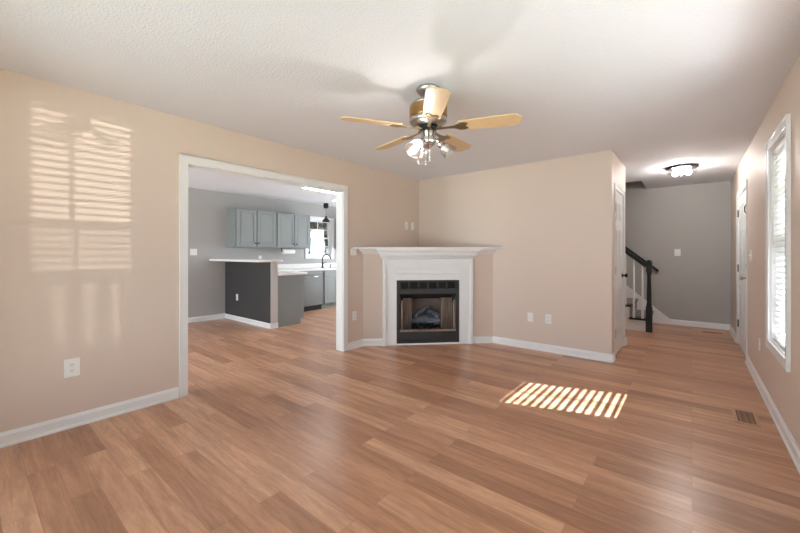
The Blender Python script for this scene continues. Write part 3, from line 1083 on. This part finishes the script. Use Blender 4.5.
m.lathe([(0.040, 0.40), (0.034, 0.425), (0.038, 0.44), (0.030, 0.46), (0.033, 0.55), (0.027, 0.85), (0.026, 0.90), (0.034, 0.915), (0.028, 0.93), (0.036, 0.945)], (nx, ny, 0), 20)
m.box(nx - 0.038, nx + 0.038, ny - 0.038, ny + 0.038, 0.945, 1.095)
m.box(nx - 0.046, nx + 0.046, ny - 0.046, ny + 0.046, 1.095, 1.11)
m.lathe([(0.030, 1.11), (0.036, 1.12), (0.034, 1.135), (0.020, 1.146), (0, 1.15)], (nx, ny, 0), 20)
m.build('newel_post', 'black_paint', st, 0.003)
ry = -0.01
m = MB()
rz0 = 1.055
L = 1.35
ang = math.atan2(sl, 1)
rt = Matrix.Translation((nx - 0.03, ry, rz0)) @ Matrix.Rotation(ang, 4, 'Y')
m.box(-L, 0, -0.03, 0.03, -0.018, 0.022, rt)
m.box(-L, 0, -0.022, 0.022, -0.036, -0.018, rt)
m.build('handrail', 'black_paint', st, 0.008)
for i in range(5):
    for j, fr in enumerate((0.18, 0.68)):
        x = -(i + fr) * RUN - 0.01
        if -x > L * math.cos(ang) - 0.05:
            continue
        zb_ = (i + 1) * RISE
        zt_ = rz0 + (nx - 0.03 - x) * sl - 0.036
        m = MB()
        m.box(x - 0.016, x + 0.016, ry + 0.004, ry + 0.036, zb_, zb_ + 0.16)
        m.lathe([(0.016, zb_ + 0.16), (0.012, zb_ + 0.175), (0.016, zb_ + 0.19), (0.014, zb_ + 0.4), (0.010, zt_)], (x, ry + 0.02, 0), 12)
        m.build('baluster', 'trim', st)

wr = thing('wall_handrail', 'black wall-mounted handrail on the grey wall beside the stairs', 'handrail', (-0.47, YE, 0.94))
sl2 = 0.86
MB().tube([(0.0, -0.06, 0.0), (-1.6, -0.06, 1.6 * sl2)], 0.021, 12).build('rail', 'black_paint', wr)
for x in (-0.12, -1.0):
    MB().tube([(x, -0.002, -x * sl2 - 0.05), (x, -0.045, -x * sl2 - 0.05), (x, -0.06, -x * sl2 - 0.012)], 0.007, 8).build('bracket', 'black_paint', wr)

# ---------------------------------------------------------------- floor registers


def register(name, label, loc, lx, ly, group=None):
    t = thing(name, label, 'floor vent', loc, 0, group)
    m = MB()
    f = 0.02
    m.box(-lx / 2, lx / 2, -ly / 2, -ly / 2 + f, 0, 0.007)
    m.box(-lx / 2, lx / 2, ly / 2 - f, ly / 2, 0, 0.007)
    m.box(-lx / 2, -lx / 2 + f, -ly / 2 + f, ly / 2 - f, 0, 0.007)
    m.box(lx / 2 - f, lx / 2, -ly / 2 + f, ly / 2 - f, 0, 0.007)
    m.build('vent_frame', 'ventwood', t, 0.002)
    m = MB()
    box(-lx / 2 + f, lx / 2 - f, -ly / 2 + f, ly / 2 - f, 0.0003, 0.0018).build('vent_back', 'slotdark', t)
    for i in range(3):
        x = -lx / 2 + f + (lx - 2 * f) * (i + 0.5) / 3
        m.box(x - 0.006, x + 0.006, -ly / 2 + f, ly / 2 - f, 0.002, 0.006)
    n = int(ly / 0.02)
    for i in range(n):
        y = -ly / 2 + f + (ly - 2 * f) * (i + 0.5) / n
        m.box(-lx / 2 + f, lx / 2 - f, y - 0.004, y + 0.004, 0.002, 0.005)
    m.build('vent_louvres', 'ventdark', t)
    return t


register('floor_register', 'wooden floor vent grille near the window in the living room floor', (0.315, 3.78, 0), 0.14, 0.30)
register('floor_register', 'floor vent grille at the far end of the hall by the grey wall', (0.245, 7.50, 0), 0.26, 0.12)

# ---------------------------------------------------------------- wall plates


def plate(name, label, cat, loc, nrm, kind='outlet', w=0.072, h=0.118, group=None):
    """nrm = outward wall normal (xy). local: x along wall, -y outwards"""
    rz = math.atan2(nrm[1], nrm[0]) + PI / 2
    t = thing(name, label, cat, loc, rz, group)
    box(-w / 2, w / 2, -0.006, -0.0005, -h / 2, h / 2).build('cover_plate', 'plastic', t, 0.002)
    if kind == 'outlet':
        for z in (0.021, -0.021):
            r = MB().prism([(0.017 * math.cos(q * PI / 8), 0.0145 * math.sin(q * PI / 8)) for q in range(16)], 0, 0.0025, Matrix.Translation((0, -0.006, z)) @ Matrix.Rotation(PI / 2, 4, 'X')).build('receptacle', 'plastic', t)
            mm = MB()
            for x in (-0.006, 0.006):
                mm.box(x - 0.0014, x + 0.0014, -0.0092, -0.0084, z - 0.001, z + 0.008)
            mm.box(-0.002, 0.002, -0.0092, -0.0084, z - 0.010, z - 0.006)
            mm.build('slots', 'slot', r)
    elif kind == 'jack':
        for x in (-0.018, 0.018):
            MB().lathe([(0.010, 0), (0.010, 0.004), (0.006, 0.004), (0.005, 0.010), (0, 0.010)], (x, -0.006, 0), 14, Matrix.Rotation(PI / 2, 4, 'X')).build('cable_socket', 'slot', t)
    elif kind == 'switch':
        n = 2 if w > 0.1 else 1
        for q in range(n):
            x = (q - (n - 1) / 2) * 0.046
            box(x - 0.005, x + 0.005, -0.016, -0.006, -0.004, 0.010).build('toggle', 'plastic', t, 0.001)
    elif kind == 'rocker':
        box(-0.016, 0.016, -0.009, -0.006, -0.032, 0.032).build('rocker', 'plastic', t, 0.001)
    return t


plate('wall_outlet', 'white wall plate low on peach wall between baseboard and kitchen opening', 'outlet', (XL, 0.506, 0.428), (1, 0), 'outlet', 0.088, 0.13)
plate('wall_outlet', 'white outlet high on the peach wall above the mantel shelf', 'outlet', (XL, 4.405, 1.685), (1, 0), 'outlet')
plate('cable_plate', 'blank white plate above the mantel, next to the room corner', 'wall plate', (XL, 4.56, 1.687), (1, 0), 'blank')
plate('wall_outlet', 'white outlet low on wall strip between kitchen opening and fireplace', 'outlet', (XL, 3.29, 0.43), (1, 0), 'outlet')
plate('cable_plate', 'white cable plate on the back wall, nearer the fireplace of two', 'wall plate', (-1.64, YB, 0.417), (0, -1), 'rocker')
plate('wall_outlet', 'white outlet on the back wall, nearer the hall of two plates', 'outlet', (-1.412, YB, 0.417), (0, -1), 'outlet')
plate('light_switch', 'white light switch on the grey wall at the end of the hall', 'light switch', (-0.197, YE, 1.27), (0, -1), 'switch', 0.085, 0.118)
plate('light_switch', 'white double light switch on peach wall beside the front door', 'light switch', (XR, 5.36, 1.23), (-1, 0), 'switch', 0.12, 0.118)
plate('wall_outlet', 'white outlet low on peach wall between window and front door', 'outlet', (XR, 4.74, 0.40), (-1, 0), 'outlet')
plate('light_switch', 'white double light switch on the grey kitchen wall past the opening', 'light switch', (XK, 2.69, 1.28), (1, 0), 'switch', 0.118, 0.118)
plate('wall_outlet', 'white outlet on the black panel of the breakfast bar', 'outlet', (-6.555, PY0 - 0.008, 0.44), (0, -1), 'outlet')
plate('wall_outlet', 'white outlet on the kitchen wall just above the bar top', 'outlet', (XK, 3.99, 1.15), (1, 0), 'outlet')
t = thing('wall_sensor', 'small white box on the wall under the mantel shelf end', 'wall box', (XL, 3.262, 1.272), PI / 2)
box(-0.045, 0.045, -0.028, -0.0005, -0.045, 0.045).build('sensor_case', 'plastic', t, 0.006)
box(-0.03, 0.03, -0.0295, -0.028, -0.012, 0.028).build('sensor_face', 'plastic', t)

# ---------------------------------------------------------------- kitchen


def cab_door(parent, x, y0, y1, z0, z1, knob_y=None, knob_z=None, name='door', nx=1):
    """raised-panel cabinet door on a face x, facing +x; coordinates local to parent"""
    m = MB()
    g = 0.003
    y0, y1, z0, z1 = y0 + g, y1 - g, z0 + g, z1 - g
    m.box(x, x + 0.016, y0, y1, z0, z1)
    f = 0.055 if (y1 - y0) > 0.2 and (z1 - z0) > 0.2 else 0.02
    m.box(x + 0.016, x + 0.028, y0, y0 + f, z0, z1)
    m.box(x + 0.016, x + 0.028, y1 - f, y1, z0, z1)
    m.box(x + 0.016, x + 0.028, y0 + f, y1 - f, z0, z0 + f)
    m.box(x + 0.016, x + 0.028, y0 + f, y1 - f, z1 - f, z1)
    if f > 0.03:
        m.box(x + 0.016, x + 0.021, y0 + f + 0.02, y1 - f - 0.02, z0 + f + 0.02, z1 - f - 0.02)
    d = m.build(name, 'cabinet', parent, 0.003)
    if knob_y is not None:
        MB().lathe([(0.006, 0), (0.006, 0.012), (0.015, 0.018), (0.015, 0.024), (0.006, 0.030), (0, 0.031)], (x + 0.028, knob_y, knob_z), 14, Matrix.Rotation(PI / 2, 4, 'Y')).build('knob', 'bronze', d)
    return d


UZ0, UZ1 = 1.372, 2.125


def upper(label, y0, y1, splits, knobs):
    c = thing('wall_cabinet', label, 'cabinet', (XK, y0, UZ0))
    w = y1 - y0
    m = MB().box(0.0005, 0.32, 0, w, 0, UZ1 - UZ0)
    m.build('carcass', 'cabinet', c, 0.002)
    for (a, b), kn in zip(splits, knobs):
        cab_door(c, 0.32, a - y0, b - y0, 0.02, UZ1 - UZ0 - 0.02, (kn - y0) if kn is not None else None, 0.085)
    return c


upper('grey-green double wall cabinet with black knobs above the bar, nearer the doorway', 3.29, 4.165, [(3.315, 3.725), (3.735, 4.145)], [3.695, 3.765])
upper('grey-green double wall cabinet with black knobs next to the kitchen window', 4.168, 5.03, [(4.19, 4.60), (4.61, 5.01)], [4.565, 4.645])
upper('grey-green wall cabinet on the far side of the kitchen window', 6.055, 6.80, [(6.08, 6.42), (6.43, 6.78)], [6.39, 6.46])

# base run along the far wall
BF = XK + 0.615                # cabinet face
CZ1 = 0.873


def base_cab(label, y0, y1, doors, drawer=True):
    c = thing('base_cabinet', label, 'cabinet', (XK, y0, 0))
    w = y1 - y0
    m = MB()
    m.box(0.001, BF - XK - 0.07, 0, w, 0, 0.105)
    m.box(0.001, BF - XK, 0, w, 0.105, CZ1)
    m.build('carcass', 'cabinet', c)
    n = len(doors)
    for a, b, kn in doors:
        d = cab_door(c, BF - XK, a - y0, b - y0, 0.125, 0.70, kn - y0, 0.63)
        if drawer:
            cab_door(c, BF - XK, a - y0, b - y0, 0.715, 0.855, None, None, 'drawer')
    return c


base_cab('grey-green sink base cabinet right of the dishwasher under the window', 5.16, 6.02, [(5.185, 5.585, 5.55), (5.595, 5.995, 5.63)])
base_cab('grey-green base cabinet at the corner behind the bar, beside the dishwasher', 3.99, 4.548, [(4.10, 4.53, 4.49)])
base_cab('grey-green base cabinet beyond the sink hidden behind the door casing', 6.023, 7.0, [(6.05, 6.50, 6.46), (6.51, 6.97, 6.55)])
dw = thing('dishwasher', 'stainless steel dishwasher with bar handle under the white counter', 'dishwasher', (XK, 4.552, 0))
box(0.03, 0.56, 0.002, 0.602, 0.0, CZ1).build('tub', 'slotdark', dw)
box(0.56, 0.625, 0.004, 0.600, 0.115, 0.775).build('door', 'steel', dw, 0.004)
box(0.56, 0.625, 0.004, 0.600, 0.780, 0.868).build('control_panel', 'steel', dw, 0.004)
m = MB().tube([(0.665, 0.06, 0.745), (0.665, 0.545, 0.745)], 0.011, 10)
for y in (0.08, 0.525):
    m.tube([(0.625, y, 0.745), (0.665, y, 0.745)], 0.007, 8)
m.build('handle', 'chrome', dw)
box(0.56, 0.575, 0.004, 0.600, 0.003, 0.112).build('kick_plate', 'slotdark', dw)

# peninsula cabinet behind the half wall
PC0, PC1 = PY1 + 0.002, 3.925
pc = thing('base_cabinet', 'grey-green peninsula cabinet with plain end panel beside the half wall', 'cabinet', (PX1 - 0.02, PC0, 0))
m = MB()
m.box(BF - PX1 + 0.1, 0.0, 0, PC1 - PC0 - 0.075, 0, 0.105)
m.box(BF - PX1 + 0.1, 0.0, 0, PC1 - PC0, 0.105, CZ1)
m.build('carcass', 'cabinet', pc)
m = MB()
m.prism([(0, 0), (PC1 - PC0 - 0.07, 0), (PC1 - PC0 - 0.07, 0.105), (PC1 - PC0, 0.105), (PC1 - PC0, CZ1), (0, CZ1)], 0, 0.014, Matrix(((0, 0, 1, 0), (1, 0, 0, 0), (0, 1, 0, 0), (0, 0, 0, 1))))
m.build('end_panel', 'cabinet', pc)

ct = thing('countertop', 'white L-shaped kitchen countertop with upstand along the wall', 'countertop', (XK, PY1, CZ1))
m = MB()
xa = BF - XK + 0.03
m.prism([(0.001, 0.002), (PX1 + 0.02 - XK, 0.002), (PX1 + 0.02 - XK, 0.60), (xa, 0.60), (xa, 3.6), (0.001, 3.6)], 0.0005, 0.04)
m.build('slab', 'counter', ct, 0.004)
box(0.001, 0.02, 0.03, 3.6, 0.04, 0.145).build('upstand', 'counter', ct, 0.003)
bt = thing('bar_top', 'white breakfast bar top on the black-panelled half wall', 'bar top', (XK, 2.965, PZ))
m = MB()
bw, bd, rr = 1.775, 0.475, 0.09
pts = [(0.001, 0.0)]
for q in range(7):
    t_ = -PI / 2 + q * PI / 12
    pts.append((bw - rr + rr * math.cos(t_), rr + rr * math.sin(t_)))
for q in range(7):
    t_ = q * PI / 12
    pts.append((bw - rr + rr * math.cos(t_), bd - rr + rr * math.sin(t_)))
pts.append((0.001, bd))
m.prism(pts, 0.0005, 0.038)
m.build('slab', 'counter', bt, 0.006)

# faucet
fx, fy, fz = -6.86, 5.50, CZ1 + 0.0402
fc = thing('faucet', 'dark bronze gooseneck kitchen faucet below the window', 'faucet', (fx, fy, fz))
MB().lathe([(0.0, 0.0), (0.03, 0.0), (0.03, 0.01), (0.02, 0.03), (0.018, 0.13), (0.014, 0.15), (0, 0.15)], (0, 0, 0), 16).build('faucet_body', 'bronze', fc)
pts = [(0, 0, 0.14), (0, 0.0, 0.2)]
for q in range(9):
    t_ = PI - q * PI * 0.85 / 8
    pts.append((0.10 + 0.10 * math.cos(t_), 0.04 + 0.04 * math.cos(t_), 0.22 + 0.10 * math.sin(t_)))
MB().tube(pts, 0.012, 10).build('spout', 'bronze', fc)
e1 = Vector(pts[-1])
MB().tube([e1, e1 + Vector((0.01, 0.004, -0.05))], 0.016, 10).build('spray_head', 'bronze', fc)
MB().tube([(0, 0.015, 0.09), (0.01, 0.06, 0.12), (0.012, 0.10, 0.15)], 0.007, 8).build('faucet_lever', 'bronze', fc)
sd = thing('soap_dispenser', 'small dark soap pump standing beside the kitchen faucet', 'soap dispenser', (-6.86, 5.74, fz))
MB().lathe([(0, 0), (0.022, 0), (0.022, 0.006), (0.013, 0.012), (0.012, 0.05), (0, 0.05)], (0, 0, 0), 14).build('pump_base', 'bronze', sd)
MB().tube([(0, 0, 0.05), (0, 0, 0.075), (0.02, 0.0, 0.082), (0.055, 0.0, 0.075)], 0.007, 8).build('pump_spout', 'bronze', sd)
# paper towel
pt = thing('paper_towel_holder', 'white paper towel roll hung under the wall cabinet', 'paper towel', (-6.84, 4.54, UZ0))
m = MB()
m.box(-0.012, 0.012, -0.168, -0.162, -0.075, -0.0005)
m.box(-0.012, 0.012, 0.162, 0.168, -0.075, -0.0005)
m.box(-0.02, 0.02, -0.168, 0.168, -0.005, -0.0005)
m.tube([(0, -0.168, -0.07), (0, 0.168, -0.07)], 0.007, 8)
m.build('bracket', 'bronze', pt)
MB().lathe([(0.02, -0.145), (0.055, -0.145), (0.057, -0.14), (0.057, 0.14), (0.055, 0.145), (0.02, 0.145), (0.02, -0.145)], (0, 0, -0.07), 24, Matrix.Rotation(PI / 2, 4, 'X'), cap=False).build('paper_roll', 'paper', pt)
# pendant
pd = thing('pendant_lamp', 'small black cone pendant lamp hanging before the kitchen window', 'pendant lamp', (-6.70, 5.474, H))
MB().lathe([(0, -0.001), (0.055, -0.001), (0.06, -0.02), (0.058, -0.10), (0.05, -0.115), (0, -0.118)], (0, 0, 0), 20).build('canopy', 'bronze', pd)
MB().tube([(0, 0, -0.115), (0, 0, -0.31)], 0.004, 8).build('cord', 'bronze', pd)
MB().lathe([(0.0, -0.30), (0.018, -0.30), (0.024, -0.315), (0.024, -0.34), (0.05, -0.365), (0.085, -0.41), (0.088, -0.435), (0.085, -0.435), (0.08, -0.41), (0.046, -0.368), (0.0, -0.35)], (0, 0, 0), 24).build('lamp_shade', 'bronze', pd)
# kitchen ceiling lights
kl = thing('ceiling_light_panel', 'long lit ceiling light panel in the kitchen just past the opening', 'ceiling light', (-5.22, 4.2, H))
box(-0.085, 0.085, -0.42, 0.42, -0.035, -0.001).build('light_housing', 'trim', kl, 0.004)
box(-0.07, 0.07, -0.405, 0.405, -0.044, -0.035).build('diffuser', 'tube_light', kl, 0.004)
kr = thing('recessed_light', 'small round lit ceiling spotlight above the kitchen sink end', 'ceiling light', (-6.12, 5.27, H))
MB().lathe([(0.06, -0.001), (0.085, -0.001), (0.085, -0.008), (0.06, -0.012), (0.06, -0.001)], (0, 0, 0), 24, cap=False).build('trim_ring', 'trim', kr)
MB().lathe([(0.0, -0.002), (0.06, -0.002), (0.06, -0.009), (0.0, -0.009)], (0, 0, 0), 24).build('diffuser', 'tube_light', kr)

# ---------------------------------------------------------------- beyond the kitchen window
hs = thing('neighbour_house', 'pale clapboard house with dark window seen through the kitchen window', 'house', (-15.0, 11.5, -0.32))
m = MB()
m.box(-4, 0, -6, 5, 0, 4.6)
for k in range(24):
    m.box(0, 0.015, -6, 5, 0.1 + k * 0.19, 0.25 + k * 0.19)
m.build('house_wall', 'siding', hs)
m = MB()
m.prism([(-6.3, 4.6), (5.3, 4.6), (-0.5, 7.0)], -4.3, 0.3, Matrix(((0, 0, 1, 0), (1, 0, 0, 0), (0, 1, 0, 0), (0, 0, 0, 1))))
m.build('house_roof', 'roof', hs)
for y in (-3.6, -0.4, 2.6):
    f = box(0, 0.06, y - 0.55, y + 0.55, 2.4, 3.7).build('house_window', 'trim', hs)
    box(0.06, 0.065, y - 0.45, y + 0.45, 2.5, 3.6).build('pane', 'darkglass', f)


def tree(label, x, y, hgt, seed):
    rnd = random.Random(seed)
    t = thing('tree', label, 'tree', (x, y, -0.33))
    m = MB().tube([(0, 0, 0), (0.05, 0.02, hgt * 0.4), (0.0, 0.06, hgt)], 0.1, 10, [0.16, 0.12, 0.05])
    for k in range(14):
        z = hgt * (0.25 + 0.7 * k / 14)
        a = rnd.uniform(0, 2 * PI)
        r = rnd.uniform(0.6, 1.3)
        m.tube([(0.03, 0.03, z), (r * 0.5 * math.cos(a), r * 0.5 * math.sin(a), z + 0.3), (r * math.cos(a), r * math.sin(a), z + 0.75)], 0.03, 6, [0.045, 0.03, 0.012])
    m.build('trunk', 'bark', t)
    m = MB()
    for k in range(900):
        a = rnd.uniform(0, 2 * PI)
        r = 1.5 * math.sqrt(rnd.random())
        c = Vector((r * math.cos(a), r * math.sin(a), hgt * rnd.uniform(0.14, 1.0)))
        u = Vector((rnd.uniform(-1, 1), rnd.uniform(-1, 1), rnd.uniform(-1, 1))).normalized() * 0.15
        v = u.cross(Vector((rnd.uniform(-1, 1), rnd.uniform(-1, 1), rnd.uniform(-1, 1)))).normalized() * 0.10
        m.quadmesh([c - u, c + v, c + u, c - v], [(0, 1, 2, 3)])
    m.build('foliage', 'leaf', t)
    return t


tree('brown-leaved tree outside the kitchen window, nearer the glass', -10.6, 9.0, 5.2, 3)
tree('taller brown-leaved tree outside the kitchen window beside the neighbouring house', -13.0, 12.7, 6.0, 5)
